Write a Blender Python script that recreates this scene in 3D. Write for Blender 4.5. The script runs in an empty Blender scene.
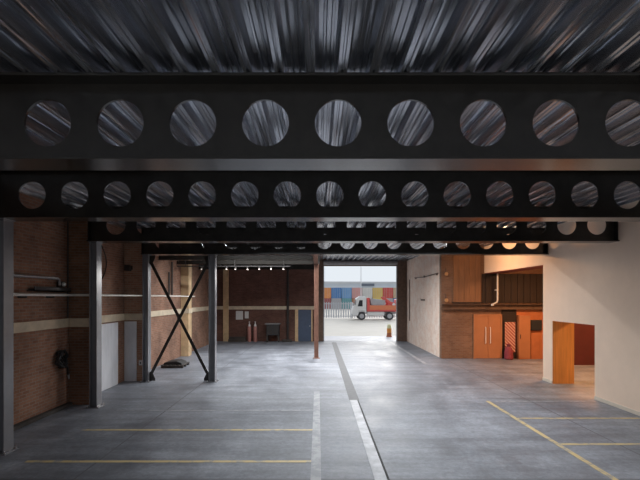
import bpy, math, random
from mathutils import Vector
random.seed(7)
sc = bpy.context.scene
col = sc.collection
PI = math.pi
D = bpy.data

# ------------------------------------------------------------------ materials
def N(nt, t, **kw):
    n = nt.nodes.new(t)
    for k, v in kw.items():
        setattr(n, k, v)
    return n

def mat(name, c, rough=.6, metal=0.0, var=.15, scale=6.0, bump=0.0, stretch=(1, 1, 1), c2=None, rvar=0.0, spec=.5, detail=6):
    m = D.materials.new(name); m.use_nodes = True
    nt = m.node_tree; b = nt.nodes['Principled BSDF']
    b.inputs['Metallic'].default_value = metal
    b.inputs['Roughness'].default_value = rough
    b.inputs['Specular IOR Level'].default_value = spec
    tc = N(nt, 'ShaderNodeTexCoord'); mp = N(nt, 'ShaderNodeMapping')
    mp.inputs['Scale'].default_value = stretch
    nt.links.new(tc.outputs['Object'], mp.inputs['Vector'])
    nz = N(nt, 'ShaderNodeTexNoise'); nz.inputs['Scale'].default_value = scale; nz.inputs['Detail'].default_value = detail
    nz.inputs['Roughness'].default_value = .65
    nt.links.new(mp.outputs['Vector'], nz.inputs['Vector'])
    cr = N(nt, 'ShaderNodeValToRGB')
    cr.color_ramp.elements[0].position = .3; cr.color_ramp.elements[1].position = .7
    if c2 is None:
        a = [max(0, v * (1 - var)) for v in c]; d = [min(1, v * (1 + var)) for v in c]
    else:
        a, d = c, c2
    cr.color_ramp.elements[0].color = (*a, 1); cr.color_ramp.elements[1].color = (*d, 1)
    nt.links.new(nz.outputs['Fac'], cr.inputs['Fac'])
    nt.links.new(cr.outputs['Color'], b.inputs['Base Color'])
    if rvar:
        mr = N(nt, 'ShaderNodeMapRange')
        mr.inputs['From Min'].default_value = .3; mr.inputs['From Max'].default_value = .7
        mr.inputs['To Min'].default_value = max(.03, rough - rvar); mr.inputs['To Max'].default_value = min(1, rough + rvar)
        nt.links.new(nz.outputs['Fac'], mr.inputs['Value']); nt.links.new(mr.outputs['Result'], b.inputs['Roughness'])
    if bump:
        bp = N(nt, 'ShaderNodeBump'); bp.inputs['Strength'].default_value = bump; bp.inputs['Distance'].default_value = .02
        nt.links.new(nz.outputs['Fac'], bp.inputs['Height']); nt.links.new(bp.outputs['Normal'], b.inputs['Normal'])
    return m

def brick_mat(name, axis, c1, c2, mortar, stain=.45, white=None, wfac=0.0):
    m = D.materials.new(name); m.use_nodes = True
    nt = m.node_tree; b = nt.nodes['Principled BSDF']; b.inputs['Roughness'].default_value = .85
    b.inputs['Specular IOR Level'].default_value = .25
    tc = N(nt, 'ShaderNodeTexCoord'); sp = N(nt, 'ShaderNodeSeparateXYZ'); cb = N(nt, 'ShaderNodeCombineXYZ')
    nt.links.new(tc.outputs['Object'], sp.inputs['Vector'])
    if axis == 'xy':
        ad = N(nt, 'ShaderNodeMath', operation='ADD')
        nt.links.new(sp.outputs['X'], ad.inputs[0]); nt.links.new(sp.outputs['Y'], ad.inputs[1])
        nt.links.new(ad.outputs[0], cb.inputs['X'])
    else:
        nt.links.new(sp.outputs[axis.upper()], cb.inputs['X'])
    nt.links.new(sp.outputs['Z'], cb.inputs['Y'])
    bt = N(nt, 'ShaderNodeTexBrick')
    bt.inputs['Scale'].default_value = 1.0
    bt.inputs['Color1'].default_value = (*c1, 1); bt.inputs['Color2'].default_value = (*c2, 1); bt.inputs['Mortar'].default_value = (*mortar, 1)
    bt.inputs['Brick Width'].default_value = .22; bt.inputs['Row Height'].default_value = .075
    bt.inputs['Mortar Size'].default_value = .009; bt.inputs['Bias'].default_value = -.1
    nt.links.new(cb.outputs[0], bt.inputs['Vector'])
    nz = N(nt, 'ShaderNodeTexNoise'); nz.inputs['Scale'].default_value = .9; nz.inputs['Detail'].default_value = 7; nz.inputs['Roughness'].default_value = .7
    nt.links.new(tc.outputs['Object'], nz.inputs['Vector'])
    cr = N(nt, 'ShaderNodeValToRGB'); cr.color_ramp.elements[0].position = .32; cr.color_ramp.elements[1].position = .68
    cr.color_ramp.elements[0].color = (1 - stain,) * 3 + (1,); cr.color_ramp.elements[1].color = (1.1, 1.08, 1.05, 1)
    nt.links.new(nz.outputs['Fac'], cr.inputs['Fac'])
    mx = N(nt, 'ShaderNodeMix', data_type='RGBA', blend_type='MULTIPLY'); mx.inputs[0].default_value = 1
    nt.links.new(bt.outputs['Color'], mx.inputs[6]); nt.links.new(cr.outputs['Color'], mx.inputs[7])
    out = mx.outputs[2]
    if white:
        n2 = N(nt, 'ShaderNodeTexNoise'); n2.inputs['Scale'].default_value = 2.3; n2.inputs['Detail'].default_value = 8; n2.inputs['Roughness'].default_value = .75
        nt.links.new(tc.outputs['Object'], n2.inputs['Vector'])
        mr = N(nt, 'ShaderNodeMapRange'); mr.inputs['From Min'].default_value = .62 - wfac * .5; mr.inputs['From Max'].default_value = .78 - wfac * .5
        nt.links.new(n2.outputs['Fac'], mr.inputs['Value'])
        m2 = N(nt, 'ShaderNodeMix', data_type='RGBA'); m2.inputs[7].default_value = (*white, 1)
        nt.links.new(mr.outputs['Result'], m2.inputs[0]); nt.links.new(out, m2.inputs[6]); out = m2.outputs[2]
    nt.links.new(out, b.inputs['Base Color'])
    bp = N(nt, 'ShaderNodeBump'); bp.inputs['Strength'].default_value = .5; bp.inputs['Distance'].default_value = .008
    inv = N(nt, 'ShaderNodeMath', operation='SUBTRACT'); inv.inputs[0].default_value = 1
    nt.links.new(bt.outputs['Fac'], inv.inputs[1]); nt.links.new(inv.outputs[0], bp.inputs['Height'])
    nt.links.new(bp.outputs['Normal'], b.inputs['Normal'])
    return m

def stripe_mat(name, ca, cb_, k, ang=1.0, rough=.6):
    m = D.materials.new(name); m.use_nodes = True
    nt = m.node_tree; b = nt.nodes['Principled BSDF']; b.inputs['Roughness'].default_value = rough
    tc = N(nt, 'ShaderNodeTexCoord'); sp = N(nt, 'ShaderNodeSeparateXYZ'); nt.links.new(tc.outputs['Object'], sp.inputs['Vector'])
    mz = N(nt, 'ShaderNodeMath', operation='MULTIPLY_ADD'); mz.inputs[1].default_value = ang
    nt.links.new(sp.outputs['Z'], mz.inputs[0]); nt.links.new(sp.outputs['X'], mz.inputs[2])
    ml = N(nt, 'ShaderNodeMath', operation='MULTIPLY'); ml.inputs[1].default_value = k; nt.links.new(mz.outputs[0], ml.inputs[0])
    fr = N(nt, 'ShaderNodeMath', operation='FRACT'); nt.links.new(ml.outputs[0], fr.inputs[0])
    gt = N(nt, 'ShaderNodeMath', operation='GREATER_THAN'); gt.inputs[1].default_value = .55; nt.links.new(fr.outputs[0], gt.inputs[0])
    mx = N(nt, 'ShaderNodeMix', data_type='RGBA'); mx.inputs[6].default_value = (*ca, 1); mx.inputs[7].default_value = (*cb_, 1)
    nt.links.new(gt.outputs[0], mx.inputs[0]); nt.links.new(mx.outputs[2], b.inputs['Base Color'])
    return m

def concrete_floor():
    m = D.materials.new('floor_concrete'); m.use_nodes = True
    nt = m.node_tree; b = nt.nodes['Principled BSDF']
    tc = N(nt, 'ShaderNodeTexCoord')
    def noise(s, st=(1, 1, 1), d=6, r=.6):
        mp = N(nt, 'ShaderNodeMapping'); mp.inputs['Scale'].default_value = st; nt.links.new(tc.outputs['Object'], mp.inputs['Vector'])
        n = N(nt, 'ShaderNodeTexNoise'); n.inputs['Scale'].default_value = s; n.inputs['Detail'].default_value = d; n.inputs['Roughness'].default_value = r
        nt.links.new(mp.outputs['Vector'], n.inputs['Vector']); return n.outputs['Fac']
    def ramp(f, p0, p1, a, d):
        c = N(nt, 'ShaderNodeValToRGB'); c.color_ramp.elements[0].position = p0; c.color_ramp.elements[1].position = p1
        c.color_ramp.elements[0].color = (*a, 1); c.color_ramp.elements[1].color = (*d, 1); nt.links.new(f, c.inputs['Fac']); return c.outputs['Color']
    def mul(a, b2):
        x = N(nt, 'ShaderNodeMix', data_type='RGBA', blend_type='MULTIPLY'); x.inputs[0].default_value = 1
        nt.links.new(a, x.inputs[6]); nt.links.new(b2, x.inputs[7]); return x.outputs[2]
    big = noise(.35, (1, .5, 1)); mid = noise(1.6, (1, .6, 1), 8, .7); fine = noise(14, (1, 1, 1), 6, .7); streak = noise(1.2, (.35, 2.2, 1), 7, .65)
    c = ramp(big, .3, .7, (.17, .18, .20), (.262, .272, .298))
    c = mul(c, ramp(mid, .3, .72, (.6, .6, .615), (1.3, 1.3, 1.3)))
    c = mul(c, ramp(streak, .35, .7, (.72, .72, .73), (1.2, 1.2, 1.2)))
    c = mul(c, ramp(fine, .35, .65, (.78, .78, .79), (1.12, 1.12, 1.12)))
    # saw-cut slab joints every 3.34 m across and every 4.1 m along
    sp = N(nt, 'ShaderNodeSeparateXYZ'); nt.links.new(tc.outputs['Object'], sp.inputs['Vector'])
    for ax, per, off, w in (('Y', 5.4, 1.3, .003), ('X', 4.9, 2.6, .003)):
        ad = N(nt, 'ShaderNodeMath', operation='ADD'); ad.inputs[1].default_value = off + per * 20; nt.links.new(sp.outputs[ax], ad.inputs[0])
        dv = N(nt, 'ShaderNodeMath', operation='DIVIDE'); dv.inputs[1].default_value = per; nt.links.new(ad.outputs[0], dv.inputs[0])
        fr = N(nt, 'ShaderNodeMath', operation='FRACT'); nt.links.new(dv.outputs[0], fr.inputs[0])
        lt = N(nt, 'ShaderNodeMath', operation='LESS_THAN'); lt.inputs[1].default_value = w * 2; nt.links.new(fr.outputs[0], lt.inputs[0])
        mx = N(nt, 'ShaderNodeMix', data_type='RGBA'); mx.inputs[7].default_value = (.1, .1, .11, 1)
        nt.links.new(lt.outputs[0], mx.inputs[0]); nt.links.new(c, mx.inputs[6]); c = mx.outputs[2]
    nt.links.new(c, b.inputs['Base Color'])
    mr = N(nt, 'ShaderNodeMapRange'); mr.inputs['From Min'].default_value = .3; mr.inputs['From Max'].default_value = .7
    mr.inputs['To Min'].default_value = .42; mr.inputs['To Max'].default_value = .68
    nt.links.new(mid, mr.inputs['Value']); nt.links.new(mr.outputs['Result'], b.inputs['Roughness'])
    bp = N(nt, 'ShaderNodeBump'); bp.inputs['Strength'].default_value = .12; bp.inputs['Distance'].default_value = .01
    nt.links.new(fine, bp.inputs['Height']); nt.links.new(bp.outputs['Normal'], b.inputs['Normal'])
    return m

def emit_mat(name, c, s):
    m = D.materials.new(name); m.use_nodes = True
    b = m.node_tree.nodes['Principled BSDF']; b.inputs['Base Color'].default_value = (*c, 1)
    b.inputs['Emission Color'].default_value = (*c, 1); b.inputs['Emission Strength'].default_value = s
    return m

def worn_paint(name, c, base, amount):
    m = mat(name, base, .55, 0, 0, 5.0, c2=c, detail=9)
    r = [n for n in m.node_tree.nodes if n.type == 'VALTORGB'][0]
    r.color_ramp.elements[0].position = amount; r.color_ramp.elements[1].position = amount + .12
    return m

M = {}
M['floor'] = concrete_floor()
M['deck'] = mat('galvanised_deck', (.52, .545, .6), .24, .85, .2, 9.0, .0, (1, .03, 1), rvar=.05, detail=2)
M['beam'] = mat('black_painted_steel', (.027, .024, .021), .22, 0, .2, 3.0, .0, spec=.6)
M['col'] = mat('charcoal_painted_steel', (.20, .198, .21), .2, 0, .1, 3.0, .0, spec=.95)
M['brick_y'] = brick_mat('old_red_brick_side', 'y', (.27, .13, .083), (.37, .195, .13), (.30, .235, .19))
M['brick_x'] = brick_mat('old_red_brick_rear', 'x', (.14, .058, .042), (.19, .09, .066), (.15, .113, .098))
M['brick_pier'] = brick_mat('old_red_brick_pier', 'xy', (.40, .20, .125), (.50, .29, .19), (.42, .33, .26))
M['brick_dark'] = brick_mat('dark_brown_brick', 'xy', (.22, .105, .06), (.30, .15, .09), (.24, .18, .14))
M['brick_white'] = brick_mat('whitewashed_brick', 'y', (.78, .57, .46), (.86, .66, .54), (.8, .64, .54), .06, (.9, .76, .66), .35)
M['brick_warm'] = brick_mat('brown_brick', 'x', (.20, .105, .062), (.26, .145, .088), (.22, .15, .11), .3)
M['band'] = mat('cream_stone_band', (.62, .52, .38), .8, 0, .2, 2.5, .1)
M['cream'] = mat('cream_paint', (.6, .42, .24), .7, 0, .25, 3.0, .1)
M['beige'] = mat('beige_plaster', (.88, .69, .545), .8, 0, .04, 1.4, .03)
M['skirt'] = mat('pale_skirting', (.68, .6, .5), .6, 0, .05)
M['yellow'] = worn_paint('worn_yellow_paint', (.54, .41, .2), (.29, .27, .24), .38)
M['white_line'] = worn_paint('worn_white_paint', (.33, .33, .345), (.23, .235, .25), .44)
M['drain_concrete'] = mat('pale_drain_concrete', (.42, .42, .44), .6, 0, .35, 3.0, .1)
M['drain_steel'] = mat('dark_grating', (.07, .07, .075), .6, .2, .3, 8.0)
M['slot'] = mat('black_slot', (.02, .02, .02), .8)
M['orange_ply'] = mat('orange_stained_plywood', (.55, .24, .06), .5, 0, .22, 2.0, .05, (6, 6, .35))
M['orange_door'] = mat('orange_painted_door', (.40, .165, .07), .5, 0, .08, 2.0)
M['orange_dark'] = mat('rust_orange_board', (.42, .14, .05), .6, 0, .15, 2.0)
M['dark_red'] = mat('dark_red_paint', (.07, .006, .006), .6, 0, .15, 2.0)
M['maroon'] = mat('maroon_soffit', (.2, .04, .02), .7, 0, .15, 2.0)
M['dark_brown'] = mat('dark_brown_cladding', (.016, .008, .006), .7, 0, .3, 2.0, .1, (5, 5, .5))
M['wood'] = mat('brown_plank_board', (.15, .072, .036), .55, 0, .3, 2.5, .1, (4, 4, .35), c2=(.25, .12, .056))
M['rust'] = mat('brown_rust_steel', (.13, .08, .055), .6, .2, .3, 5.0, .1)
M['postm'] = mat('red_brown_steel', (.26, .13, .09), .5, .1, .25, 4.0, .05)
M['pipe_white'] = mat('white_pipe', (.75, .72, .66), .4, 0, .1)
M['pipe_grey'] = mat('grey_pipe', (.28, .27, .27), .4, .4, .2)
M['black'] = mat('black_rubber', (.015, .014, .014), .6, 0, .2)
M['tray'] = mat('dark_cable_tray', (.035, .03, .028), .6, .1, .2)
M['brass'] = mat('brass_valve', (.6, .38, .2), .3, .7, .1)
M['pale_sheet'] = mat('pale_blue_sheet', (.72, .74, .78), .55, 0, .12, 1.6, .04, (2, 2, .6))
M['paper'] = mat('pale_notice', (.66, .65, .64), .7, 0, .04)
M['pink'] = mat('faded_red_paint', (.42, .19, .16), .5, 0, .2)
M['bluedoor'] = mat('dark_blue_door', (.06, .085, .14), .5, 0, .1)
M['metal'] = mat('bright_steel', (.6, .6, .6), .3, .9, .1)
M['glassdark'] = mat('dark_glass', (.03, .04, .05), .1, 0, 0)
M['lampglass'] = mat('opal_glass', (.8, .78, .72), .3, 0, 0)
M['bulb'] = emit_mat('lit_bulb', (.8, .72, .62), .25)
M['dusty'] = mat('dusty_timber', (.05, .042, .036), .85, 0, .35, 3.0, .2)
M['apron'] = mat('pale_concrete_apron', (.46, .46, .49), .6, 0, .12, 2.0)
M['yard'] = mat('cream_yard_paving', (.54, .505, .45), .8, 0, .06, .6)
M['truck_white'] = mat('white_truck_paint', (.78, .78, .77), .3, 0, .03)
M['truck_red'] = mat('red_truck_paint', (.70, .11, .10), .35, 0, .08)
M['truck_orange'] = mat('orange_red_panel', (.78, .25, .12), .4, 0, .06)
M['truck_grey'] = mat('grey_truck_steel', (.5, .5, .52), .5, .2, .1)
M['tyre'] = mat('tyre_rubber', (.06, .06, .065), .8, 0, .1)
M['fence'] = mat('galvanised_fence', (.56, .58, .62), .5, .1, .08)
M['warehouse'] = mat('pale_blue_cladding', (.70, .77, .84), .6, 0, .04, .3)
M['wh_roof'] = mat('pale_roof_sheet', (.7, .73, .76), .6, 0, .03, .3)
M['sign_dark'] = mat('dark_grey_sign', (.16, .19, .24), .5, 0, .1)
M['bollard_o'] = mat('orange_plastic', (.8, .32, .06), .5, 0, .08)
M['bollard_y'] = mat('pale_yellow_plastic', (.75, .72, .42), .5, 0, .08)
M['bollard_r'] = mat('red_brown_plastic', (.45, .13, .05), .5, 0, .08)
M['hazard'] = stripe_mat('red_white_stripes', (.30, .035, .03), (.62, .42, .33), 6.5, 1.0)
M['bag'] = mat('crimson_fabric', (.22, .035, .05), .8, 0, .25, 9.0, .3)
M['box_dark'] = mat('black_enclosure', (.02, .022, .026), .5, 0, .1)
for nm, c in dict(orange=(.85, .35, .12), blue=(.12, .28, .58), skyblue=(.22, .42, .70), pink=(.75, .4, .38), mustard=(.80, .58, .20),
                  white=(.78, .77, .74), red=(.66, .12, .10), tan=(.66, .50, .34), green=(.25, .42, .28), maroon=(.42, .12, .12),
                  teal=(.18, .42, .45), yellow=(.85, .68, .2), grey=(.5, .5, .52), rust=(.5, .22, .12)).items():
    M['ct_' + nm] = mat('container_' + nm, c, .5, 0, .08, .6)

# ------------------------------------------------------------------ mesh builder
ORG = {}
class MB:
    def __init__(s): s.v = []; s.f = []
    def add(s, vs, fs):
        o = len(s.v); s.v += [tuple(x) for x in vs]; s.f += [tuple(i + o for i in f) for f in fs]; return s
    def box(s, x0, x1, y0, y1, z0, z1):
        return s.add([(x0, y0, z0), (x1, y0, z0), (x1, y1, z0), (x0, y1, z0), (x0, y0, z1), (x1, y0, z1), (x1, y1, z1), (x0, y1, z1)],
                     [(0, 3, 2, 1), (4, 5, 6, 7), (0, 1, 5, 4), (1, 2, 6, 5), (2, 3, 7, 6), (3, 0, 4, 7)])
    def prism(s, poly, axis, a, b):
        """poly: CCW 2D points; axis 'x': (y,z), 'y': (x,z), 'z': (x,y)"""
        n = len(poly)
        def P(p, t):
            return {'x': (t, p[0], p[1]), 'y': (p[0], t, p[1]), 'z': (p[0], p[1], t)}[axis]
        vs = [P(p, a) for p in poly] + [P(p, b) for p in poly]
        fs = [tuple(range(n))[::-1], tuple(range(n, 2 * n))] + [(i, (i + 1) % n, n + (i + 1) % n, n + i) for i in range(n)]
        return s.add(vs, fs)
    def tube(s, path, r, n=10, caps=True, r2=None):
        P = [Vector(p) for p in path]; rings = []; prev = None
        for i, p in enumerate(P):
            t = (P[min(i + 1, len(P) - 1)] - P[max(i - 1, 0)]).normalized()
            if prev is None:
                u = t.orthogonal().normalized()
            else:
                u = prev - t * prev.dot(t)
                u = u.normalized() if u.length > 1e-6 else t.orthogonal().normalized()
            prev = u; w = t.cross(u)
            rr = r if r2 is None else r + (r2 - r) * i / (len(P) - 1)
            rings.append([p + (u * math.cos(2 * PI * k / n) + w * math.sin(2 * PI * k / n)) * rr for k in range(n)])
        vs = [v for g in rings for v in g]; fs = []
        for i in range(len(P) - 1):
            for k in range(n):
                a = i * n + k; b = i * n + (k + 1) % n
                fs.append((a, b, b + n, a + n))
        if caps:
            fs.append(tuple(range(n))[::-1]); fs.append(tuple(range((len(P) - 1) * n, len(P) * n)))
        return s.add(vs, fs)
    def lathe(s, prof, c, n=20, axis='z'):
        vs = []; fs = []
        for r, h in prof:
            for k in range(n):
                a = 2 * PI * k / n; x, y = r * math.cos(a), r * math.sin(a)
                vs.append({'z': (c[0] + x, c[1] + y, c[2] + h), 'y': (c[0] + x, c[1] + h, c[2] + y), 'x': (c[0] + h, c[1] + x, c[2] + y)}[axis])
        for i in range(len(prof) - 1):
            for k in range(n):
                a = i * n + k; b = i * n + (k + 1) % n
                fs.append((a, b, b + n, a + n))
        fs.append(tuple(range(n))[::-1]); fs.append(tuple(range((len(prof) - 1) * n, len(prof) * n)))
        return s.add(vs, fs)
    def build(s, name, m, parent=None, bevel=0, smooth=False):
        me = D.meshes.new(name)
        if parent is not None:
            o0 = ORG[parent.name]
        else:
            xs, ys, zs = zip(*s.v); o0 = Vector(((min(xs) + max(xs)) / 2, (min(ys) + max(ys)) / 2, min(zs)))
        me.from_pydata([tuple(Vector(v) - o0) for v in s.v], [], s.f); me.validate(); me.update()
        import bmesh
        bm = bmesh.new(); bm.from_mesh(me); bmesh.ops.recalc_face_normals(bm, faces=bm.faces); bm.to_mesh(me); bm.free()
        me.materials.append(m)
        if smooth:
            for p in me.polygons: p.use_smooth = True
            try: me.set_sharp_from_angle(angle=math.radians(40))
            except Exception: pass
        o = D.objects.new(name, me); col.objects.link(o)
        if parent is not None: o.parent = parent
        else: o.location = o0
        ORG[o.name] = o0
        if bevel:
            bv = o.modifiers.new('bevel', 'BEVEL'); bv.width = bevel; bv.segments = 2; bv.limit_method = 'ANGLE'
        return o

def thing(name, label, cat, loc, group=None):
    o = D.objects.new(name, None); col.objects.link(o); o.location = loc; o.empty_display_size = .2
    ORG[o.name] = Vector(loc); o['label'] = label; o['category'] = cat
    if group: o['group'] = group
    return o
def tag(o, label, cat, group=None):
    o['label'] = label; o['category'] = cat
    if group: o['group'] = group
    return o
def struct(o, label=None, cat=None):
    o['kind'] = 'structure'
    if label: o['label'] = label
    if cat: o['category'] = cat
    return o
def B(*a): return MB().box(*a)

# ------------------------------------------------------------------ dimensions
LX, RX = -6.7, 7.85          # left brick face, right beige face
BW = 28.2                    # rear wall face
DZ = 5.26                    # underside of deck ribs
BZ = 4.35                    # underside of beams
FY = -1.5                    # open front end of the hall
RT = 8.57                    # back face of the thick beige wall
RY = 20.3                    # rear wall of the right-hand bay

# ------------------------------------------------------------------ setting
floor = struct(B(LX - .3, 14.2, FY, BW + .35, -.25, 0).build('floor', M['floor']), 'grey polished concrete garage floor with painted bays', 'floor')
apron = struct(B(-14, 20, BW + .35, 32.0, -.25, -.004).build('trim_1', M['apron']), 'grey concrete apron outside the doorway', 'apron')
yard = struct(MB().box(-60, 90, 32.0, 240, -.3, -.006).box(-60, -14, BW + .35, 32, -.3, -.006).box(20, 90, BW + .35, 32, -.3, -.006).build('ground', M['yard']), 'cream paved yard outside', 'yard')
ground2 = struct(B(-40, 40, -60, FY, -.3, -.006).build('ground', M['yard']), 'pale paving outside the open front end', 'yard')

# painted lines: parts of the floor
for y in (7.58, 9.38, 11.0):
    B(-5.15, -.12, y - .045, y + .045, -.001, .003).build('painted_line', M['yellow'] if y < 10.5 else M['white_line'], floor)
B(-.12, .05, 3.2, 13.2, -.001, .003).build('painted_line', M['white_line'], floor)
B(4.67, 4.77, 3.2, 11.98, -.001, .0035).build('painted_line', M['yellow'], floor)
for y in (6.75, 8.47, 10.28, 11.93):
    B(4.77, 7.7, y - .045, y + .045, -.001, .003).build('painted_line', M['yellow'] if y < 11 else M['white_line'], floor)
B(4.6, 4.76, 18.5, 27.9, -.001, .003).build('painted_line', M['white_line'], floor)

dr = thing('trench_drain', 'long straight drain channel running down the middle of the concrete floor', 'drain', (1.02, 15, 0))
B(.9, 1.1, 3.0, 12.1, -.02, .004).build('concrete_channel', M['drain_concrete'], dr)
B(1.1, 1.14, 3.0, 12.1, -.02, .002).build('slot', M['slot'], dr)
B(.88, 1.16, 12.1, 27.5, -.02, .004).build('steel_grating', M['drain_steel'], dr)

# ceiling: ribbed steel deck
def deck():
    mb = MB(); prof = []
    p = .33; d = .11; x = LX - .35
    rr = random.Random(3)
    base = [(0, 0), (.03, 0), (.038, .014), (.054, .014), (.062, 0), (.092, 0), (.128, d), (.168, d), (.176, d - .018), (.194, d - .018),
            (.202, d), (.238, d), (.246, d - .018), (.264, d - .018), (.272, d), (.294, d)]
    while x < 14.2:
        tilt = rr.uniform(-.05, .05)
        for i, (a, b) in enumerate(base):
            jz = rr.uniform(-.0025, .0025) + (a - .165) * tilt
            prof.append((x + a + rr.uniform(-.002, .002), DZ + max(0, b + (jz if b > .01 else jz * .3))))
        x += p
    n = len(prof)
    vs = [(a, FY, b) for a, b in prof] + [(a, BW + .3, b) for a, b in prof]
    fs = [(i, i + 1, n + i + 1, n + i) for i in range(n - 1)]
    mb.add(vs, fs)
    mb.box(LX - .35, 14.2, FY, BW + .3, DZ + d + .03, DZ + .3)
    return mb.build('ceiling', M['deck'])
struct(deck(), 'ribbed galvanised steel deck ceiling', 'ceiling')

# left wall with piers and band
struct(B(LX - .3, LX, FY, BW + .3, 0, DZ + .1).build('wall_left', M['brick_y']), 'old brown brick wall on the left', 'wall')
PIERS = [(11.55, 12.0, -6.15), (14.85, 15.3, -6.04), (21.0, 21.5, -6.32)]
for i, (a, b, x) in enumerate(PIERS):
    o = struct(B(LX, x, a, b, 0, DZ).build('trim_%d' % (2 + i), (M['brick_dark'], M['brick_pier'], M['cream'])[i], bevel=.01), ['brick pier behind the tall steel column', 'brick pier beside the braced frame', 'cream painted pier seen through the braces'][i], 'pier')
ys = [FY] + sum([[a, b] for a, b, x in PIERS], []) + [BW]
bd = MB()
for i in range(0, len(ys), 2):
    bd.box(LX, LX + .035, ys[i] + .001, ys[i + 1] - .001, 2.10, 2.33)
for a, b, x in PIERS:
    bd.box(LX, x + .03, a - .03, b + .03, 2.10, 2.33)
struct(bd.build('trim_5', M['band'], bevel=.006), 'cream stone band along the left brick wall', 'band')
struct(B(LX, LX + .14, 3, 11.5, 0, .09).build('baseboard_left', M['dusty'], bevel=.01), 'dusty kerb along the foot of the left wall', 'kerb')

# rear wall (left part), piers of the doorway, lintel
OX0, OX1, OZ = .34, 5.2, 4.94
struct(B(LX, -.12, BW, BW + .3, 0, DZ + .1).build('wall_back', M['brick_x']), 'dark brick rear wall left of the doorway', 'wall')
struct(MB().box(LX, -.12, BW - .035, BW, 2.08, 2.30).build('trim_6', M['band'], bevel=.006), 'cream band across the rear brick wall', 'band')
struct(B(-.12, OX0, BW - .05, BW + .3, 0, DZ + .1).build('trim_7', M['rust'], bevel=.01), 'brown left jamb of the vehicle doorway', 'jamb')
struct(B(OX1, 5.95, BW - .05, BW + .3, 0, DZ + .1).build('trim_8', M['rust'], bevel=.01), 'brown right jamb of the vehicle doorway', 'jamb')
ro = struct(MB().box(OX0, OX1, BW + .02, BW + .3, OZ, DZ + .1).build('trim_9', M['rust'], bevel=.01), 'brown lintel over the vehicle doorway', 'lintel')
MB().tube([(OX0 + .02, BW - .12, OZ + .2), (OX1 - .02, BW - .12, OZ + .2)], .14, 14).build('rolled_shutter', M['pipe_grey'], ro, smooth=True)
for x in (OX0, OX1 - .06):
    B(x, x + .06, BW - .04, BW + .1, 0, OZ).build('door_track', M['pipe_grey'], ro)

# right-hand pale side wall and bay rear wall
struct(B(5.82, 6.1, RY + .3, BW, 0, DZ + .1).build('wall_side', M['brick_white']), 'whitewashed brick wall right of the doorway', 'wall')
struct(B(5.82, 14.2, RY, RY + .3, 0, DZ + .1).build('wall_right_back', M['brick_warm']), 'brown brick wall at the back of the bay', 'wall')
# beige wall
bw = MB()
bw.box(RX, RT, FY, 12.2, 0, DZ + .1)
bw.box(RX, RT, 12.2, 14.4, 2.1, DZ + .1)
bw.box(RX, RT, 14.4, 15.0, 0, DZ + .1)
bw.box(RX, RT, 15.0, RY, 4.02, DZ + .1)
struct(bw.build('wall_right', M['beige']), 'tall plain beige wall on the right with a doorway', 'wall')
struct(B(RX + .01, RT, 14.385, 14.4, 0, 2.1).build('trim_11', M['orange_ply']), 'orange plywood lining of the low opening', 'lining')
struct(B(RX + .01, RT, 15.0, RY, 4.0, 4.02).build('trim_12', M['maroon']), 'maroon soffit under the beige wall', 'soffit')
struct(MB().box(RX - .02, RX, FY, 12.2, 0, .1).box(RX - .02, RX, 14.4, 15.0, 0, .1).build('baseboard_right', M['skirt'], bevel=.004), 'pale skirting along the beige wall', 'skirting')
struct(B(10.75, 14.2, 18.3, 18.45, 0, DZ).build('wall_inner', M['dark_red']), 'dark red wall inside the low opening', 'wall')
struct(B(14.0, 14.2, 8, RY, 0, DZ + .1).build('wall_outer', M['beige']), 'beige outer wall of the side room', 'wall')
struct(B(RT, 14.0, 7.8, 8, 0, DZ + .1).build('wall_front', M['beige']), 'beige front wall of the side room', 'wall')

# ------------------------------------------------------------------ cellular beams
HP, HPH, HR = .795, .22, .257
def beam_web(yc, x0, x1, k0, k1):
    mb = MB(); t = .016; z0, z1 = BZ + .03, DZ - .03; zc = (z0 + z1) / 2; hh = (z1 - z0) / 2; hw = HP / 2
    ca = math.atan2(hh, hw); angs = sorted(set([2 * PI * i / 48 for i in range(48)] + [ca, PI - ca, PI + ca, 2 * PI - ca]))
    n = len(angs)
    for k in range(k0, k1 + 1):
        cx = HPH + HP * k; vs = []
        for y in (yc - t, yc + t):
            for a in angs:
                vs.append((cx + HR * math.cos(a), y, zc + HR * math.sin(a)))
            for a in angs:
                c, s_ = math.cos(a), math.sin(a)
                q = min(hw / abs(c) if abs(c) > 1e-9 else 1e9, hh / abs(s_) if abs(s_) > 1e-9 else 1e9)
                vs.append((cx + c * q, y, zc + s_ * q))
        fs = []
        for i in range(n):
            j = (i + 1) % n
            fs += [(i, j, n + j, n + i), (2 * n + i, 3 * n + i, 3 * n + j, 2 * n + j), (i, 2 * n + i, 2 * n + j, j)]
        mb.add(vs, fs)
    xa = HPH + HP * k0 - hw; xb = HPH + HP * k1 + hw
    if xa - x0 > .01: mb.box(x0, xa, yc - t, yc + t, z0, z1)
    if x1 - xb > .01: mb.box(xb, x1, yc - t, yc + t, z0, z1)
    return mb

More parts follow.
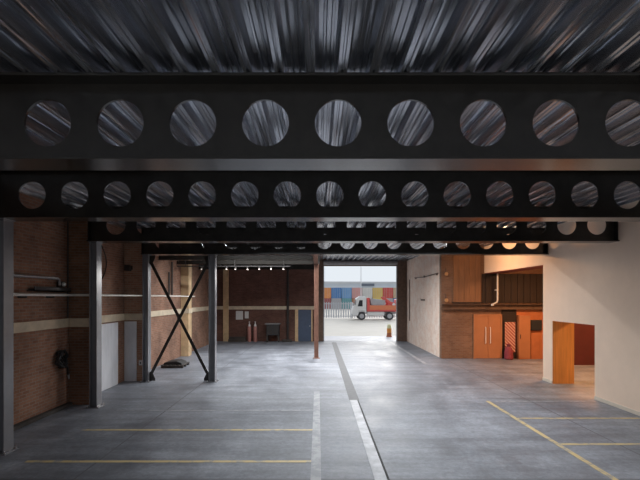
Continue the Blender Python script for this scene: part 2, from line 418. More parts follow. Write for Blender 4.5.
def cellular_beam(yc, label, x0=-6.02, x1=7.84, k0=-7, k1=9):
    t = thing('cellular_beam', label, 'beam', (0, yc, BZ), 'black beams with round holes spanning the hall')
    beam_web(yc, x0, x1, k0, k1).build('web', M['beam'], t)
    B(x0, x1, yc - .21, yc + .21, BZ, BZ + .03).build('bottom_flange', M['beam'], t, bevel=.004)
    B(x0, x1, yc - .21, yc + .21, DZ - .03, DZ).build('top_flange', M['beam'], t, bevel=.004)
    B(x0, x0 + .025, yc - .15, yc + .15, BZ + .03, DZ - .03).build('end_plate', M['beam'], t)
    B(x1 - .02, x1, yc - .15, yc + .15, BZ + .03, DZ - .03).build('end_plate', M['beam'], t)
    return t
BY = [4.72, 8.05, 11.38, 14.8]
cellular_beam(BY[0], 'nearest black steel beam with large round holes, crossing the top of the photo')
cellular_beam(BY[1], 'second black steel beam from the front, its left end on the nearest column')
cellular_beam(BY[2], 'third black holed steel beam, ending against the upper part of the beige wall')
cellular_beam(BY[3], 'farthest holed black beam, resting on the cross-braced frame')

def i_beam(yc, label, x0, x1, z0=BZ, d=.45, w=.2, m='beam'):
    t = thing('steel_joist', label, 'beam', ((x0 + x1) / 2, yc, z0), 'plain steel joists at the rear left')
    B(x0, x1, yc - .012, yc + .012, z0 + .02, z0 + d - .02).build('web', M[m], t)
    B(x0, x1, yc - w / 2, yc + w / 2, z0, z0 + .02).build('bottom_flange', M[m], t)
    B(x0, x1, yc - w / 2, yc + w / 2, z0 + d - .02, z0 + d).build('top_flange', M[m], t)
i_beam(18.1, 'plain dark joist under the deck just behind the braced frame', LX - .06, -.2, 4.45, .8)
i_beam(20.4, 'plain dark joist resting on the slim brown post', LX - .06, .08, 4.45, .8)
i_beam(24.2, 'rearmost plain dark joist close to the back brick wall', LX - .06, -.2, 4.45, .8)
tr = thing('trimmer_beam', 'steel trimmer beam above the brown post running towards the doorway', 'beam', (-.1, 17.8, 4.42))
MB().box(-.112, -.088, 15.02, 20.28, 4.45, 5.2).box(-.112, -.088, 20.52, 24.3, 4.45, 5.2).build('web', M['beam'], tr)
MB().box(-.2, 0, 15.02, 20.28, 4.42, 4.45).box(-.2, 0, 20.52, 24.3, 4.42, 4.45).build('bottom_flange', M['beam'], tr)
MB().box(-.2, 0, 15.02, 20.28, 5.2, 5.255).box(-.2, 0, 20.52, 24.3, 5.2, 5.255).build('top_flange', M['beam'], tr)

# ------------------------------------------------------------------ columns
def column(xr, yc, label, w=.2, d=.26, top=BZ, m='col', plate=True, group='steel columns of the left row'):
    xc = xr - w / 2
    t = thing('steel_column', label, 'column', (xc, yc, 0), group)
    f = .022
    B(xr - f, xr, yc - d / 2, yc + d / 2, .02, top - .02).build('flange', M[m], t, bevel=.003)
    B(xr - w, xr - w + f, yc - d / 2, yc + d / 2, .02, top - .02).build('flange', M[m], t, bevel=.003)
    B(xr - w + f, xr - f, yc - .01, yc + .01, .02, top - .02).build('web', M[m], t)
    B(xc - w * .8, xc + w * .8, yc - d * .72, yc + d * .72, 0, .02).build('base_plate', M[m], t)
    B(xc - w * .6, xc + w * .6, yc - d * .6, yc + d * .6, top - .02, top).build('cap_plate', M[m], t)
    for sx in (-1, 1):
        for sy in (-1, 1):
            MB().lathe([(.018, 0), (.018, .02), (.01, .022), (.01, .04)], (xc + sx * w * .66, yc + sy * d * .6, .02), 6).build('anchor_bolt', M['metal'], t)
    return t
CX = -5.79
column(CX, BY[1], 'nearest steel column, at the left edge of the photo')
column(CX, BY[2], 'tall black steel column between the two dark brick bays')
column(CX, BY[3] - .02, 'left upright of the cross-braced black frame')
column(-3.51, BY[3] - .02, 'right upright of the cross-braced black frame', w=.22)
column(.02, 20.4, 'slim red-brown post standing left of the bright doorway', w=.2, d=.22, top=4.45, m='postm', group=None)

# X brace in the frame
xb = thing('cross_brace', 'thin black steel X brace between the two frame uprights', 'brace', (-4.76, 14.78, .1))
xa, xz = CX + .0, -3.73
def strap(p, q, y0, w=.1, t=.014):
    p = Vector((p[0], 0, p[1])); q = Vector((q[0], 0, q[1])); d = (q - p).normalized(); n_ = Vector((-d.z, 0, d.x)) * w / 2
    poly = [(p - n_), (q - n_), (q + n_), (p + n_)]
    return MB().prism([(v.x, v.z) for v in poly], 'y', y0, y0 + t)
strap((xa + .04, 4.12), (xz - .04, .22), 14.755).build('brace_bar', M['beam'], xb)
strap((xa + .04, .22), (xz - .04, 4.12), 14.771).build('brace_bar', M['beam'], xb)
for (gx, s) in ((xa, 1), (xz, -1)):
    for (gz, sz) in ((4.33, -1), (.02, 1)):
        pts = [(gx, gz), (gx + s * .19, gz), (gx + s * .19, gz + sz * .08), (gx + s * .09, gz + sz * .3), (gx, gz + sz * .3)]
        MB().prism(pts, 'y', 14.785, 14.8).build('gusset_plate', M['beam'], xb)
MB().lathe([(.07, 0), (.07, .02)], (-4.76, 14.735, 2.17), 16, 'y').build('centre_disc', M['beam'], xb)

# ------------------------------------------------------------------ left wall fittings
pp = thing('wall_pipe', 'long pale pipe running level along the left brick wall', 'pipe', (-6.6, 15, 2.93))
MB().tube([(-6.52, 9.0, 2.95), (-6.52, 11.4, 2.95)], .032, 10).build('pipe_run', M['pipe_white'], pp, smooth=True)
MB().tube([(-6.0, 11.38, 2.95), (-6.0, 20.9, 2.93)], .026, 10).build('pipe_run', M['pipe_white'], pp, smooth=True)
MB().tube([(-6.52, 11.38, 2.95), (-6.0, 11.38, 2.95)], .03, 10).build('pipe_elbow', M['pipe_white'], pp, smooth=True)
for y in (9.6, 10.6):
    B(-6.7, -6.5, y - .015, y + .015, 2.88, 2.92).build('pipe_clip', M['tray'], pp)
up = thing('upper_pipe', 'dark grey pipe above the pale pipe, near the left edge', 'pipe', (-6.6, 10, 3.4))
MB().tube([(-6.58, 9.0, 3.37), (-6.58, 10.86, 3.37), (-6.58, 10.93, 3.34), (-6.58, 10.95, 3.2)], .035, 10).build('pipe_run', M['pipe_grey'], up, smooth=True)
for y in (9.5, 10.7):
    B(-6.705, -6.57, y - .02, y + .02, 3.33, 3.41).build('pipe_clip', M['pipe_grey'], up)
ct = thing('cable_tray', 'black cable tray fixed on the left wall just over the pale pipe', 'tray', (-6.6, 10.8, 3.04))
B(-6.7, -6.52, 9.9, 11.34, 3.03, 3.06).build('tray_base', M['tray'], ct)
B(-6.54, -6.52, 9.9, 11.34, 3.03, 3.14).build('tray_side', M['tray'], ct)
for k in range(4):
    MB().tube([(-6.66 + .035 * k, 9.9, 3.08), (-6.66 + .035 * k, 11.34, 3.08)], .014, 8).build('cable', M['black'], ct, smooth=True)
bl = thing('bulkhead_lamp', 'small wall lamp with pale glass above the cable tray', 'lamp', (-6.6, 11.12, 3.1))
B(-6.7, -6.6, 11.0, 11.24, 3.15, 3.3).build('housing', M['tray'], bl, bevel=.02)
MB().lathe([(.02, 0), (.055, .01), (.055, .04), (.03, .075), (.005, .085)], (-6.6, 11.12, 3.225), 16, 'x').build('lens', M['lampglass'], bl, smooth=True)

hr = thing('hose_reel', 'black hose tangle hanging on the left brick wall', 'hose', (-6.6, 11.15, 1.0))
pts = []
for k in range(90):
    a = k / 90 * 2 * PI * 3.4
    pts.append((-6.6 + .06 * math.sin(k * .9), 11.05 + (.16 + .04 * math.sin(k * .31)) * math.cos(a) + .02, 1.28 + (.21 + .05 * math.cos(k * .23)) * math.sin(a)))
pts += [(-6.55, 11.25, 1.05), (-6.58, 11.33, .85)]
MB().tube(pts, .026, 8).build('hose_coil', M['black'], hr, smooth=True)
B(-6.705, -6.56, 11.0, 11.1, 1.4, 1.48).build('bracket', M['tray'], hr)
MB().tube([(-6.58, 11.33, .87), (-6.58, 11.36, .74)], .032, 10, r2=.018).build('nozzle', M['metal'], hr, smooth=True)

vp = tag(MB().tube([(-6.62, 11.38, 2.1 + .25), (-6.62, 11.38, 3.0), (-6.62, 11.38, 5.2)], .02, 8).build('conduit', M['tray'], smooth=True), 'thin dark vertical conduit beside the pier behind the tall column', 'conduit')
# pale sheets
B(-6.67, -6.645, 12.15, 14.3, .0, 2.06).build('wall_sheet', M['pale_sheet'], bevel=.006)
tag(D.objects['wall_sheet'], 'wide pale blue-grey sheet standing against the left wall', 'panel', 'pale sheets against the left wall')
o = B(-6.68, -6.26, 14.825, 14.85, .0, 2.06).build('wall_sheet', M['pale_sheet'], bevel=.006)
tag(o, 'narrow pale sheet against the brick pier left of the braced frame', 'panel', 'pale sheets against the left wall')
# camera/floodlight
fl = thing('wall_floodlight', 'small dark floodlight high on the wall left of the braced frame', 'floodlight', (-6.4, 14.78, 3.85))
B(-6.55, -6.40, 14.83, 14.85, 3.84, 3.98).build('back_plate', M['tray'], fl)
MB().tube([(-6.47, 14.85, 3.91), (-6.47, 14.7, 3.88)], .02, 8).build('arm', M['tray'], fl)
MB().prism([(14.52, 3.8), (14.72, 3.78), (14.72, 3.98), (14.56, 3.99)], 'x', -6.56, -6.38).build('lamp_head', M['tray'], fl, bevel=.01)
# loop of cable
lp = [(-6.62, 13.0 + .55 * math.sin(t * PI) - .1, 4.7 - 1.5 * t) for t in [i / 20 for i in range(21)]]
tag(MB().tube(lp, .018, 8).build('hanging_cable', M['black'], smooth=True), 'black cable curving down the brick just right of the tall column', 'cable')
jb = thing('junction_box', 'small pale switch box low on the brick pier by the braced frame', 'switch', (-6.12, 14.8, .55))
B(-6.17, -6.05, 14.8, 14.85, .55, .72).build('box', M['paper'], jb, bevel=.008)
B(-6.13, -6.09, 14.79, 14.8, .60, .66).build('switch', M['black'], jb)
# dark pallet
pl = thing('pallet', 'low black timber pallet lying on the floor by the cream pier', 'pallet', (-5.95, 17.9, 0))
for y in (17.55, 17.95, 18.35):
    B(-6.4, -5.5, y - .05, y + .05, 0, .1).build('bearer', M['dusty'], pl)
for i in range(6):
    x = -6.4 + i * .162
    B(x, x + .1, 17.48, 18.42, .1, .125).build('deck_board', M['dusty'], pl)
tag(MB().prism([(-6.35, .125), (-5.55, .125), (-5.6, .2), (-5.8, .27), (-6.1, .25), (-6.3, .21)], 'y', 17.6, 18.3).build('tarpaulin', M['black'], bevel=.03), 'crumpled black tarpaulin lying on the low pallet', 'tarpaulin')
# pipes high on the wall seen through the brace
hp = thing('wall_conduits', 'pair of short dark pipes on the brick wall seen through the brace', 'pipe', (-6.62, 19.3, 3.0))
for y in (19.1, 19.5):
    MB().tube([(-6.62, y, 3.0), (-6.62, y, 4.0 if y < 19.3 else 4.5)], .04, 8).build('pipe', M['tray'], hp, smooth=True)

# ------------------------------------------------------------------ rear wall fittings
cp = struct(B(-6.2, -5.85, BW - .12, BW, 0, DZ).build('trim_13', M['cream'], bevel=.01), 'cream post against the rear wall corner', 'post')
o = B(-5.38, -4.92, BW - .03, BW + .004, 1.42, 1.98).build('notice_board', M['paper'], bevel=.004); tag(o, 'larger pale notice board on the dark rear brick wall', 'notice', 'notices on the rear wall')
o = B(-4.80, -4.55, BW - .03, BW + .004, 1.5, 1.95).build('notice_board', M['paper'], bevel=.004); tag(o, 'smaller pale notice just right of the larger notice board', 'notice', 'notices on the rear wall')
for x, lb in ((-4.46, 'left of two red gas cylinders with pale tops by the rear wall'), (-4.08, 'right of two red gas cylinders with pale tops by the rear wall')):
    g = thing('gas_cylinder', lb, 'cylinder', (x, 27.95, 0), 'gas cylinders at the rear wall')
    MB().lathe([(.11, 0), (.12, .02), (.12, .9), (.1, 1.0)], (x, 27.95, 0), 18).build('body', M['pink'], g, smooth=True)
    MB().lathe([(.1, 1.0), (.06, 1.12), (.035, 1.17), (.035, 1.25)], (x, 27.95, 0), 18).build('shoulder', M['paper'], g, smooth=True)
    MB().lathe([(.05, 1.25), (.05, 1.31)], (x, 27.95, 0), 10).build('valve', M['metal'], g)
mc = thing('workbench', 'dark workbench with pale top against the rear brick wall', 'workbench', (-2.9, 27.8, 0))
B(-3.4, -2.42, 27.4, 28.15, 1.15, 1.2).build('benchtop', M['pipe_grey'], mc, bevel=.006)
B(-3.3, -2.5, 27.5, 28.1, .45, 1.15).build('cabinet', M['box_dark'], mc, bevel=.01)
for x in (-3.3, -2.58):
    for y in (27.5, 28.02):
        B(x, x + .08, y, y + .08, 0, .45).build('leg', M['dusty'], mc)
for x in (-3.28, -2.88):
    B(x, x + .36, 27.485, 27.5, .5, 1.1).build('door', M['tray'], mc)
dp = thing('drainpipe', 'dark drainpipe running down the rear brick wall', 'pipe', (-1.97, 28.12, .3))
MB().tube([(-1.97, 28.06, .0), (-1.97, 28.06, 5.2)], .075, 12).build('pipe_run', M['tray'], dp, smooth=True)
for z in (1.2, 3.0, 4.6):
    B(-2.07, -1.87, 27.98, BW - .001, z, z + .06).build('pipe_clip', M['tray'], dp)
d1 = B(-1.3, -.44, BW - .05, BW, 0, 2.06).build('door_1', M['bluedoor'], bevel=.004); struct(d1, 'dark blue door in the rear brick wall', 'door')
for z in (.25, 1.15):
    B(-1.18, -.56, BW - .06, BW - .05, z, z + .7).build('panel', M['bluedoor'], d1, bevel=.006)
B(-.56, -.5, BW - .1, BW - .05, .98, 1.02).build('handle', M['metal'], d1)
MB().box(-1.5, -1.3, BW - .07, BW, 0, 2.08).box(-.44, -.36, BW - .07, BW, 0, 2.08).build('door_frame', M['cream'], d1)
for i, (x0, x1, y0, z0, lb) in enumerate(((-5.6, -3.6, 27.75, 0, 'bottom dusty timber beam of the stack at the rear wall foot'), (-5.3, -3.7, 27.8, .16, 'upper dusty timber beam of the stack at the rear wall foot'), (-2.3, -1.7, 27.7, 0, 'short dusty timber block on the floor below the drainpipe'))):
    if i == 1: x0, x1 = -5.75, -4.7
    if i == 0: x0, x1 = -5.8, -4.65
    o = B(x0, x1, y0, y0 + .22, z0, z0 + .16).build('timber_beam', M['dusty'], bevel=.01); tag(o, lb, 'timber', 'timbers along the rear wall')

# row of small ceiling spots at the rear left
rl = thing('lighting_track', 'dark track bar carrying small lamps below the rear left joists', 'track', (-3.6, 20.2, 4.3))
B(-6.6, -1.3, 20.1, 20.14, 4.32, 4.36).build('track_bar', M['tray'], rl)
for x in (-6.2, -3.9, -1.6):
    MB().tube([(x, 20.12, 4.36), (x, 20.12, 5.27)], .012, 6).build('hanger', M['tray'], rl)
pos = [-4.85, -4.28, -3.86, -3.3, -2.75, -2.2, -1.62, -5.45]
wh = ['with brightest position by the cream corner post', '', '', '', '', '', '', '']
order = sorted(pos); ordn = ['first', 'second', 'third', 'fourth', 'fifth', 'sixth', 'seventh', 'eighth']
for i, x in enumerate(order):
    g = thing('track_lamp', '%s small bulb lamp from the left hanging under the rear lighting track' % ordn[i], 'lamp', (x, 20.12, 4.2), 'small lamps on the rear track')
    MB().lathe([(.03, .05), (.045, .1), (.03, .14), (.01, .15)], (x, 20.12, 4.17), 10).build('socket', M['tray'], g, smooth=True)
    MB().lathe([(.006, 0), (.035, .012), (.04, .035), (.028, .058)], (x, 20.12, 4.165), 12).build('bulb', M['bulb'], g, smooth=True)

# ------------------------------------------------------------------ pale wall and right bay fittings
tp_ = thing('wall_handrail', 'thin brown pipe across the top of the whitewashed brick wall', 'pipe', (5.75, 24, 3.8))
MB().tube([(5.76, 20.6, 4.05), (5.76, 23.5, 3.98), (5.76, 25.6, 4.05)], .022, 8).build('pipe_run', M['rust'], tp_, smooth=True)
for y in (20.9, 23.4, 25.4):
    B(5.74, 5.82, y - .02, y + .02, 3.96, 4.06).build('pipe_clip', M['rust'], tp_)
hk = thing('wall_hook', 'small rusty bracket in the middle of the whitewashed wall', 'bracket', (5.75, 23.9, 2.7))
B(5.79, 5.82, 23.4, 24.2, 2.7, 2.78).build('back_plate', M['rust'], hk)
MB().tube([(5.79, 23.6, 2.74), (5.66, 23.6, 2.7), (5.64, 23.6, 2.82)], .018, 8).build('hook', M['rust'], hk, smooth=True)
tag(MB().tube([(5.794, 27.2, 1.4), (5.794, 27.2, 4.0)], .03, 8).build('conduit', M['rust'], smooth=True), 'thin brown vertical conduit on the whitewashed wall beside the doorway', 'conduit')

for z, lb in ((3.98, 'upper brass valve where the thin pipe meets the brown brick'), (2.75, 'lower brass valve just above the rusty steel ledge')):
    v = thing('wall_valve', lb, 'valve', (6.02, RY, z), 'brass valves on the brown wall')
    MB().lathe([(.05, 0), (.05, -.06), (.03, -.07), (.03, -.14)], (6.02, RY, z), 12, 'y').build('valve_body', M['brass'], v, smooth=True)
    MB().lathe([(.085, -.14), (.09, -.15), (.085, -.165)], (6.02, RY, z), 14, 'y').build('hand_wheel', M['brass'], v, smooth=True)
    MB().tube([(6.02, RY - .08, z), (6.02, RY - .08, z + .28)], .03, 8).build('stub_pipe', M['rust'], v, smooth=True)
bp_ = thing('plank_board', 'tall brown plank board fixed above the steel ledge', 'board', (7.0, RY, 2.65))
for i in range(5):
    x = 6.37 + i * .258
    B(x, x + .252, RY - .07, RY, 2.64, 4.98).build('plank', M['wood'], bp_, bevel=.004)
B(6.33, 7.7, RY - .09, RY, 2.6, 2.66).build('bottom_rail', M['dark_brown'], bp_)
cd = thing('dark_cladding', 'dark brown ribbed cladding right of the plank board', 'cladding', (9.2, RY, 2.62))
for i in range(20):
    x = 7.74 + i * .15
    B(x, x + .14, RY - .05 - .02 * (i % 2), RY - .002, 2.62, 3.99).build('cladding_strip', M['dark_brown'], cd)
lg = thing('steel_ledge', 'rusty steel channel ledge running across above the orange doors', 'beam', (8.2, RY - .12, 2.35))
B(5.83, 10.9, RY - .016, RY - .003, 2.33, 2.57).build('channel_web', M['rust'], lg)
B(5.83, 10.9, RY - .2, RY - .012, 2.55, 2.58).build('top_flange', M['rust'], lg)
B(5.83, 10.9, RY - .2, RY - .012, 2.32, 2.35).build('bottom_flange', M['rust'], lg)
vp2 = thing('vent_pipe', 'white vertical pipe hanging down to the rusty ledge', 'pipe', (8.4, RY - .25, 2.5))
MB().tube([(8.36, RY - .28, 4.02), (8.36, RY - .28, 2.75), (8.33, RY - .28, 2.66), (8.12, RY - .28, 2.55)], .035, 10).build('pipe_run', M['pipe_white'], vp2, smooth=True)
B(8.31, 8.41, RY - .28, RY - .074, 3.2, 3.25).build('pipe_clip', M['pipe_white'], vp2)
MB().lathe([(.06, 0), (.06, .08)], (8.12, RY - .28, 2.5), 12).build('outlet', M['pipe_white'], vp2)

d2 = B(7.42, 8.0, RY - .06, RY - .005, .01, 2.0).build('door_2', M['orange_door'], bevel=.005)
struct(d2, 'pair of orange doors with long pale handles', 'door')
B(8.01, 8.59, RY - .06, RY - .005, .01, 2.0).build('door_leaf', M['orange_door'], d2, bevel=.005)
MB().box(7.33, 7.42, RY - .08, RY, 0, 2.08).box(8.59, 8.66, RY - .08, RY, 0, 2.08).box(7.42, 8.59, RY - .08, RY, 2.0, 2.08).build('door_frame', M['orange_door'], d2, bevel=.004)
for x in (7.88, 8.10):
    h = MB().tube([(x, RY - .06, .72), (x, RY - .12, .74), (x, RY - .12, 1.46), (x, RY - .06, 1.48)], .016, 8).build('pull_handle', M['pipe_white'], d2, smooth=True)
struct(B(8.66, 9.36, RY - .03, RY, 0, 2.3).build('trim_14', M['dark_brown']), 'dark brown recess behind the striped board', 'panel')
hz = thing('striped_board', 'red and white diagonally striped board beside the orange doors', 'board', (9.05, RY - .05, .3))
B(8.78, 9.3, RY - .06, RY - .03, .3, 1.72).build('panel', M['hazard'], hz)
MB().box(8.76, 8.79, RY - .07, RY - .03, 0, 1.76).box(9.29, 9.32, RY - .07, RY - .03, 0, 1.76).box(8.76, 9.32, RY - .07, RY - .03, 1.72, 1.76).build('frame', M['dark_brown'], hz)
bg = thing('sack', 'crimson sack standing on the floor in front of the striped board', 'sack', (8.86, RY - .3, 0))
MB().lathe([(.16, 0), (.2, .05), (.19, .3), (.16, .5), (.07, .62), (.09, .72)], (8.86, RY - .32, 0), 14).build('bag_body', M['bag'], bg, smooth=True)
MB().lathe([(.075, .6), (.08, .62), (.075, .64)], (8.86, RY - .32, 0), 14).build('tie', M['black'], bg, smooth=True)
cb = thing('tall_cupboard', 'tall narrow orange cupboard right of the striped board', 'cupboard', (9.65, RY - .1, 0))
B(9.38, 9.93, RY - .2, RY - .022, 0, 2.05).build('carcass', M['orange_dark'], cb)
B(9.39, 9.92, RY - .22, RY - .2, .06, 2.03).build('door', M['orange_door'], cb, bevel=.003)
B(9.44, 9.46, RY - .25, RY - .22, .95, 1.15).build('handle', M['black'], cb)
lb_ = thing('low_cupboard', 'low rust-orange cupboard beneath the black wall box', 'cupboard', (10.3, RY - .1, 0))
B(9.96, 10.75, RY - .18, RY - .022, 0, 1.22).build('carcass', M['orange_dark'], lb_)
for x in (9.98, 10.37):
    B(x, x + .36, RY - .195, RY - .18, .06, 1.18).build('door', M['orange_dark'], lb_, bevel=.004)
fb = thing('fuse_box', 'black wall box above the low rust-orange cupboard', 'fuse box', (10.23, RY - .08, 1.33))
B(9.98, 10.5, RY - .14, RY - .019, 1.33, 1.82).build('enclosure', M['box_dark'], fb, bevel=.01)
B(10.01, 10.47, RY - .155, RY - .14, 1.36, 1.79).build('door', M['box_dark'], fb, bevel=.006)
struct(B(9.36, 10.9, RY - .02, RY, 0, 2.32).build('trim_15', M['orange_dark']), 'rust-orange backing panel behind the cupboards', 'panel')

# ------------------------------------------------------------------ outside
# truck (faces left), near side Y=54
TY0, TY1 = 54.0, 56.3
tk = thing('truck', 'white-cabbed lorry with red body parked in the yard outside the doorway', 'truck', (7.2, 55.1, 0))
cabp = [(4.32, .55), (4.32, 1.25), (4.5, 1.75), (4.86, 2.72), (5.1, 2.86), (6.02, 2.86), (6.08, 2.7), (6.08, .8), (5.95, .8), (5.85, 1.05), (5.5, 1.12), (5.15, 1.05), (5.02, .55)]
cab = MB().prism(cabp, 'y', TY0, TY1).build('cab', M['truck_white'], tk, bevel=.05)
MB().prism([(4.98, 1.72), (5.6, 1.72), (5.6, 2.5), (5.2, 2.5)], 'y', TY0 - .012, TY0 + .02).build('side_window', M['glassdark'], cab)
MB().prism([(4.5, 1.8), (4.53, 1.78), (4.86, 2.62), (4.83, 2.64)], 'y', TY0 + .12, TY1 - .12).build('windscreen', M['glassdark'], cab)
MB().box(5.05, 5.9, TY0 - .01, TY0, 1.2, 1.24).build('door_seam', M['truck_grey'], cab)
B(4.25, 4.36, TY0 + .02, TY1 - .02, .35, .75).build('bumper', M['truck_grey'], tk, bevel=.03)
B(4.28, 4.33, TY0 + .1, TY0 + .45, .78, .95).build('headlight', M['lampglass'], tk)
MB().box(4.62, 4.7, TY0 - .22, TY0 - .05, 1.9, 2.4).build('mirror', M['tyre'], tk, bevel=.02)
MB().tube([(4.66, TY0 - .14, 2.38), (4.75, TY0 + .02, 2.5)], .02, 6).build('mirror_arm', M['tyre'], tk)
B(5.15, 6.0, TY0 + .3, TY1 - .3, 2.86, 3.0).build('roof_beacon_bar', M['truck_white'], tk, bevel=.05)
B(4.9, 10.3, TY0 + .5, TY1 - .5, .75, 1.0).build('chassis', M['truck_grey'], tk)
def wheel(x, ya, yb):
    w = MB().lathe([(.3, ya), (.46, ya), (.5, ya + .05), (.5, yb - .05), (.46, yb), (.3, yb)], (x, 0, .5), 24, 'y').build('wheel', M['tyre'], tk, smooth=True)
    MB().lathe([(.29, ya - .01), (.28, ya + .02), (.12, ya + .05), (.1, ya - .02), (.02, ya - .02)], (x, 0, .5), 20, 'y').build('hub', M['truck_grey'], w, smooth=True)
for x in (5.5, 9.0):
    wheel(x, TY0 + .02, TY0 + .34); wheel(x, TY1 - .34, TY1 - .02)
B(6.2, 8.35, TY0 + .05, TY0 + .12, .55, 1.0).build('side_guard', M['truck_white'], tk, bevel=.02)
B(6.35, 7.1, TY0 + .12, TY0 + .6, .5, 1.0).build('fuel_tank', M['metal'], tk, bevel=.06)
B(8.35, 9.65, TY0, TY0 + .4, 1.03, 1.07).build('mudguard', M['tyre'], tk)
B(6.15, 10.3, TY0 + .02, TY1 - .02, 1.07, 1.3).build('load_bed', M['truck_red'], tk, bevel=.02)
B(6.15, 6.5, TY0 + .02, TY1 - .02, 1.3, 2.8).build('headboard', M['truck_red'], tk, bevel=.03)
B(6.5, 10.3, TY0 + .02, TY0 + .1, 1.3, 1.85).build('side_board', M['truck_orange'], tk, bevel=.01)
B(6.5, 10.3, TY1 - .1, TY1 - .02, 1.3, 1.85).build('side_board', M['truck_orange'], tk, bevel=.01)
sk = MB().prism([(6.75, 1.75), (8.3, 1.75), (8.55, 2.5), (6.55, 2.75)], 'y', TY0 + .3, TY1 - .3).build('skip', M['truck_grey'], tk, bevel=.03)
for i in range(4):
    x = 6.95 + i * .38
    B(x, x + .08, TY0 + .24, TY0 + .31, 1.85, 2.5).build('skip_rib', M['truck_grey'], sk)
for y in (TY0 + .12, TY1 - .3):
    MB().prism([(8.5, 1.3), (9.9, 1.3), (9.7, 2.15), (9.2, 2.3), (8.3, 2.95), (8.15, 2.85), (8.9, 2.1)], 'y', y, y + .16).build('lift_arm', M['truck_red'], tk, bevel=.02)
MB().lathe([(.02, -.01), (.2, -.01), (.2, .03)], (9.55, TY0 + .1, 1.95), 18, 'y').build('round_plate', M['truck_white'], tk)
B(9.9, 10.3, TY0 + .1, TY1 - .1, 1.3, 2.6).build('rear_post', M['truck_red'], tk, bevel=.03)

# fence panels beyond
def fence(x0, x1, y, label):
    t = thing('fence_panel', label, 'fence', ((x0 + x1) / 2, y, 0), 'galvanised fence panels in the yard')
    for z in (.28, 1.95):
        B(x0, x1, y, y + .05, z, z + .09).build('rail', M['fence'], t)
    n = int(round((x1 - x0) / .34))
    for i in range(n + 1):
        x = x0 + (x1 - x0 - .16) * i / n
        MB().prism([(x, .1), (x + .16, .1), (x + .16, 2.15), (x + .08, 2.24), (x, 2.15)], 'y', y - .03, y).build('picket', M['fence'], t)
    for x in (x0, x1 - .1):
        B(x, x + .1, y + .05, y + .15, 0, 2.2).build('post', M['fence'], t)
fence(-1.9, 4.5, 58, 'left grey picket fence panel in front of the lorry cab')
fence(4.55, 11.0, 58, 'right grey picket fence panel behind the parked lorry')

# stacked containers, ends towards the doorway
def container(x, z, m, label, y=105):
    t = thing('shipping_container', label, 'container', (x + 1.22, y + 3, z), 'stacked shipping containers')
    w, h, L = 2.44, 2.59, 6.06
    rb = MB(); n = 26
    for sx in (0, 1):
        xs = x + (w if sx else 0); q = 1 if sx else -1
        pr = []
        for i in range(n):
            ya = y + .12 + (L - .24) * i / n; st = (L - .24) / n
            pr += [(xs - q * .04, ya), (xs - q * .005, ya + st * .25), (xs - q * .005, ya + st * .5), (xs - q * .04, ya + st * .75)]
        vs = [(a, b, z + .15) for a, b in pr] + [(a, b, z + h - .1) for a, b in pr]; k = len(pr)
        rb.add(vs, [(i, i + 1, k + i + 1, k + i) for i in range(k - 1)])
    rb.box(x + .05, x + w - .05, y + .1, y + L - .1, z + .12, z + h - .05)
    rb.build('shell', m, t)
    fr = MB()
    for a in (x, x + w - .12):
        for b in (y, y + L - .12):
            fr.box(a, a + .12, b, b + .12, z, z + h)
    fr.box(x, x + w, y, y + .1, z, z + .14).box(x, x + w, y, y + .1, z + h - .1, z + h).box(x, x + .1, y, y + L, z, z + .14).box(x + w - .1, x + w, y, y + L, z, z + .14)
    fr.build('frame', m, t)
    for s in (0, 1):
        a = x + .13 + s * 1.1
        dd = MB()
        dd.box(a, a + 1.08, y + .04, y + .1, z + .15, z + h - .11)
        for q in range(5): dd.box(a + .05, a + 1.03, y + .02, y + .04, z + .3 + q * .44, z + .5 + q * .44)
        dob = dd.build('door', m, t)
        for q in (.3, .75):
            MB().tube([(a + q, y - .005, z + .16), (a + q, y - .005, z + h - .12)], .022, 6).build('lock_rod', M['metal'], dob)
tops = ['orange', 'blue', 'skyblue', 'pink', 'white', 'mustard', 'red', 'tan']
bots = ['maroon', 'grey', 'teal', 'rust', 'green', 'yellow', 'grey', 'blue']
tl = ['orange shipping container on top of the stack nearest the left jamb',
      'deep blue shipping container, upper, next to the orange one',
      'light blue upper shipping container between deep blue and pink ones',
      'pink upper shipping container beside the light blue one',
      'white upper shipping container above the lorry cab',
      'mustard upper shipping container behind the lorry skip',
      'red upper shipping container right of the mustard one',
      'tan upper shipping container nearest the right jamb']
blb = ['maroon ground-level shipping container under the orange one', 'grey ground-level shipping container under the deep blue one',
       'teal ground-level shipping container under the light blue one', 'rust-brown ground-level shipping container under the pink one',
       'green ground-level shipping container under the white one', 'yellow ground-level shipping container under the mustard one',
       'grey ground-level shipping container under the red one', 'blue ground-level shipping container under the tan one']
for i in range(8):
    x = .75 + i * 2.52
    container(x, -.006, M['ct_' + bots[i]], blb[i])
    container(x, 2.59 - .006, M['ct_' + tops[i]], tl[i])

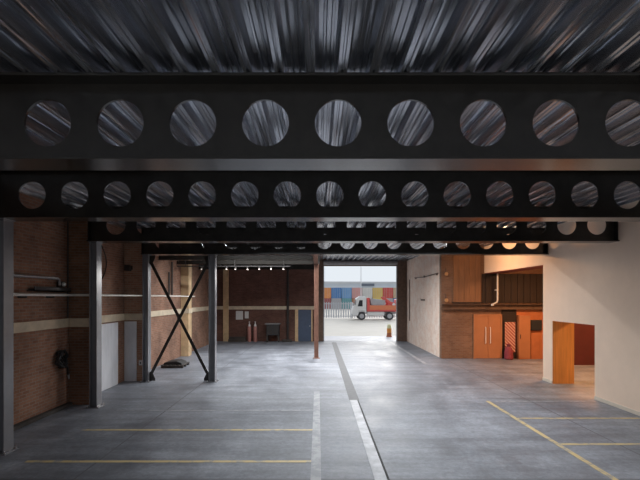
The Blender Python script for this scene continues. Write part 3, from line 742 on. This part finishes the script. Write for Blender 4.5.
wh_ = thing('warehouse', 'long pale blue-grey warehouse far behind the containers', 'building', (30, 180, 0))
B(-30, 80, 165, 195, -.006, 8.0).build('walls', M['warehouse'], wh_)
MB().prism([(-31, 8.0), (81, 8.0), (81, 8.6), (30, 8.75), (-31, 9.0)], 'y', 164.6, 195.4).build('roof', M['wh_roof'], wh_)
B(16.5, 21.5, 164.4, 164.62, 7.1, 8.05).build('dark_sign', M['sign_dark'], wh_)
lp_ = thing('lamp_post', 'tall thin pale lamp post beyond the lorry', 'lamp post', (7.0, 70, 0))
MB().tube([(7.0, 70, 0), (7.0, 70, 9.5)], .09, 10, r2=.05).build('pole', M['wh_roof'], lp_, smooth=True)
MB().tube([(7.0, 70, 9.45), (7.6, 69.7, 9.6), (8.1, 69.5, 9.6)], .04, 8).build('arm', M['wh_roof'], lp_, smooth=True)
B(8.0, 8.6, 69.4, 69.62, 9.54, 9.66).build('lamp_head', M['wh_roof'], lp_, bevel=.03)

bo = thing('bollard', 'short orange bollard with pale yellow top outside the doorway', 'bollard', (5.22, 31.4, 0))
MB().lathe([(.22, 0), (.22, .05), (.19, .07), (.17, .3)], (5.2, 31.4, -.004), 18).build('foot', M['bollard_r'], bo, smooth=True)
MB().lathe([(.17, .3), (.17, .62)], (5.2, 31.4, -.004), 18).build('body', M['bollard_o'], bo, smooth=True)
MB().lathe([(.17, .62), (.15, .8), (.13, .88), (.03, .92)], (5.2, 31.4, -.004), 18).build('top', M['bollard_y'], bo, smooth=True)

# ------------------------------------------------------------------ lights
def area(name, loc, size, energy, color, rot=(0, 0, 0), sy=None):
    l = D.lights.new(name, 'AREA'); l.energy = energy; l.color = color; l.size = size
    if sy: l.shape = 'RECTANGLE'; l.size_y = sy
    o = D.objects.new(name, l); col.objects.link(o); o.location = loc; o.rotation_euler = rot
    return o
area('added_bay_light', (10.2, 16.8, 4.6), 1.2, 300, (1, .46, .19))  # added warm light for the bay, no fixture modelled
area('added_side_room_light', (11.2, 12.6, 3.6), 1.0, 240, (1, .55, .22))  # warm light added in the side room, screened by the walls

area('added_bay_fill', (4.9, 17.4, 4.8), .16, 75, (1, .56, .26), (0, -PI / 2 * .93, 0)).data.spread = math.radians(150)  # added fill aimed at the bay, unseen behind the farthest holed beam
# added unseen fill under the deck, one row in each bay, shining down
for y, z, wx, e, x0, sprd in ((6.4, 5.05, 7.5, 45, 2.2, 95), (9.7, 4.8, 7.5, 70, 2.2, 100), (13.0, 4.68, 8.0, 120, 1.8, 165), (16.6, 5.2, 9.0, 280, .3, 165), (19.3, 5.2, 8.0, 290, -.6, 165), (22.3, 5.15, 8.0, 190, -1.4, 140)):
    a_ = area('added_deck_fill', (x0, y, z), wx, e * 1.4, (.93, .97, 1.0), sy=.12)
    a_.data.spread = math.radians(sprd)

sun = D.lights.new('soft_sun', 'SUN'); sun.energy = 4.2; sun.angle = math.radians(40); sun.color = (1, .98, .96)
so = D.objects.new('soft_sun', sun); col.objects.link(so)
so.rotation_euler = Vector((-.45, -1, -.2)).to_track_quat('-Z', 'Y').to_euler()

SKY_UP = (1.0, 1.08, 1.18)
SKY_BACK = (.42, .44, .48)
w = D.worlds.new('sky'); sc.world = w; w.use_nodes = True
nt = w.node_tree; bg_ = nt.nodes['Background']
tc = N(nt, 'ShaderNodeTexCoord'); sp = N(nt, 'ShaderNodeSeparateXYZ'); nt.links.new(tc.outputs['Generated'], sp.inputs['Vector'])
def ramp_range(sock, a, b):
    m_ = N(nt, 'ShaderNodeMapRange', interpolation_type='SMOOTHSTEP'); m_.inputs['From Min'].default_value = a; m_.inputs['From Max'].default_value = b
    nt.links.new(sock, m_.inputs['Value']); return m_.outputs['Result']
up = ramp_range(sp.outputs['Z'], .06, .5)          # overcast: brighter towards the zenith
ng = N(nt, 'ShaderNodeMath', operation='MULTIPLY'); ng.inputs[1].default_value = -1; nt.links.new(sp.outputs['Y'], ng.inputs[0])
back = ramp_range(ng.outputs[0], -.1, .8)          # and brighter on the open front side of the hall
m1 = N(nt, 'ShaderNodeMix', data_type='RGBA'); m1.inputs[6].default_value = (.80, .855, .91, 1); m1.inputs[7].default_value = (*SKY_UP, 1)
nt.links.new(up, m1.inputs[0])
m2 = N(nt, 'ShaderNodeMix', data_type='RGBA'); m2.inputs[7].default_value = (*SKY_BACK, 1)
nt.links.new(back, m2.inputs[0]); nt.links.new(m1.outputs[2], m2.inputs[6]); nt.links.new(m2.outputs[2], bg_.inputs['Color'])
bg_.inputs['Strength'].default_value = 1.0

# ------------------------------------------------------------------ camera and view
cam = D.cameras.new('camera'); co = D.objects.new('camera', cam); col.objects.link(co); sc.camera = co
co.location = (0, 0, 2.9); co.rotation_euler = (PI / 2, 0, 0)
cam.sensor_width = 36; cam.sensor_fit = 'HORIZONTAL'; cam.lens = 430 / 640 * 36
cam.shift_x = 2 / 640; cam.shift_y = 57 / 640; cam.clip_end = 600
sc.view_settings.view_transform = 'Standard'; sc.view_settings.look = 'None'
sc.view_settings.exposure = 0.0; sc.view_settings.gamma = 1; sc.view_settings.use_curve_mapping = False
sc.cycles.use_denoising = True
sc.cycles.max_bounces = 10; sc.cycles.diffuse_bounces = 7
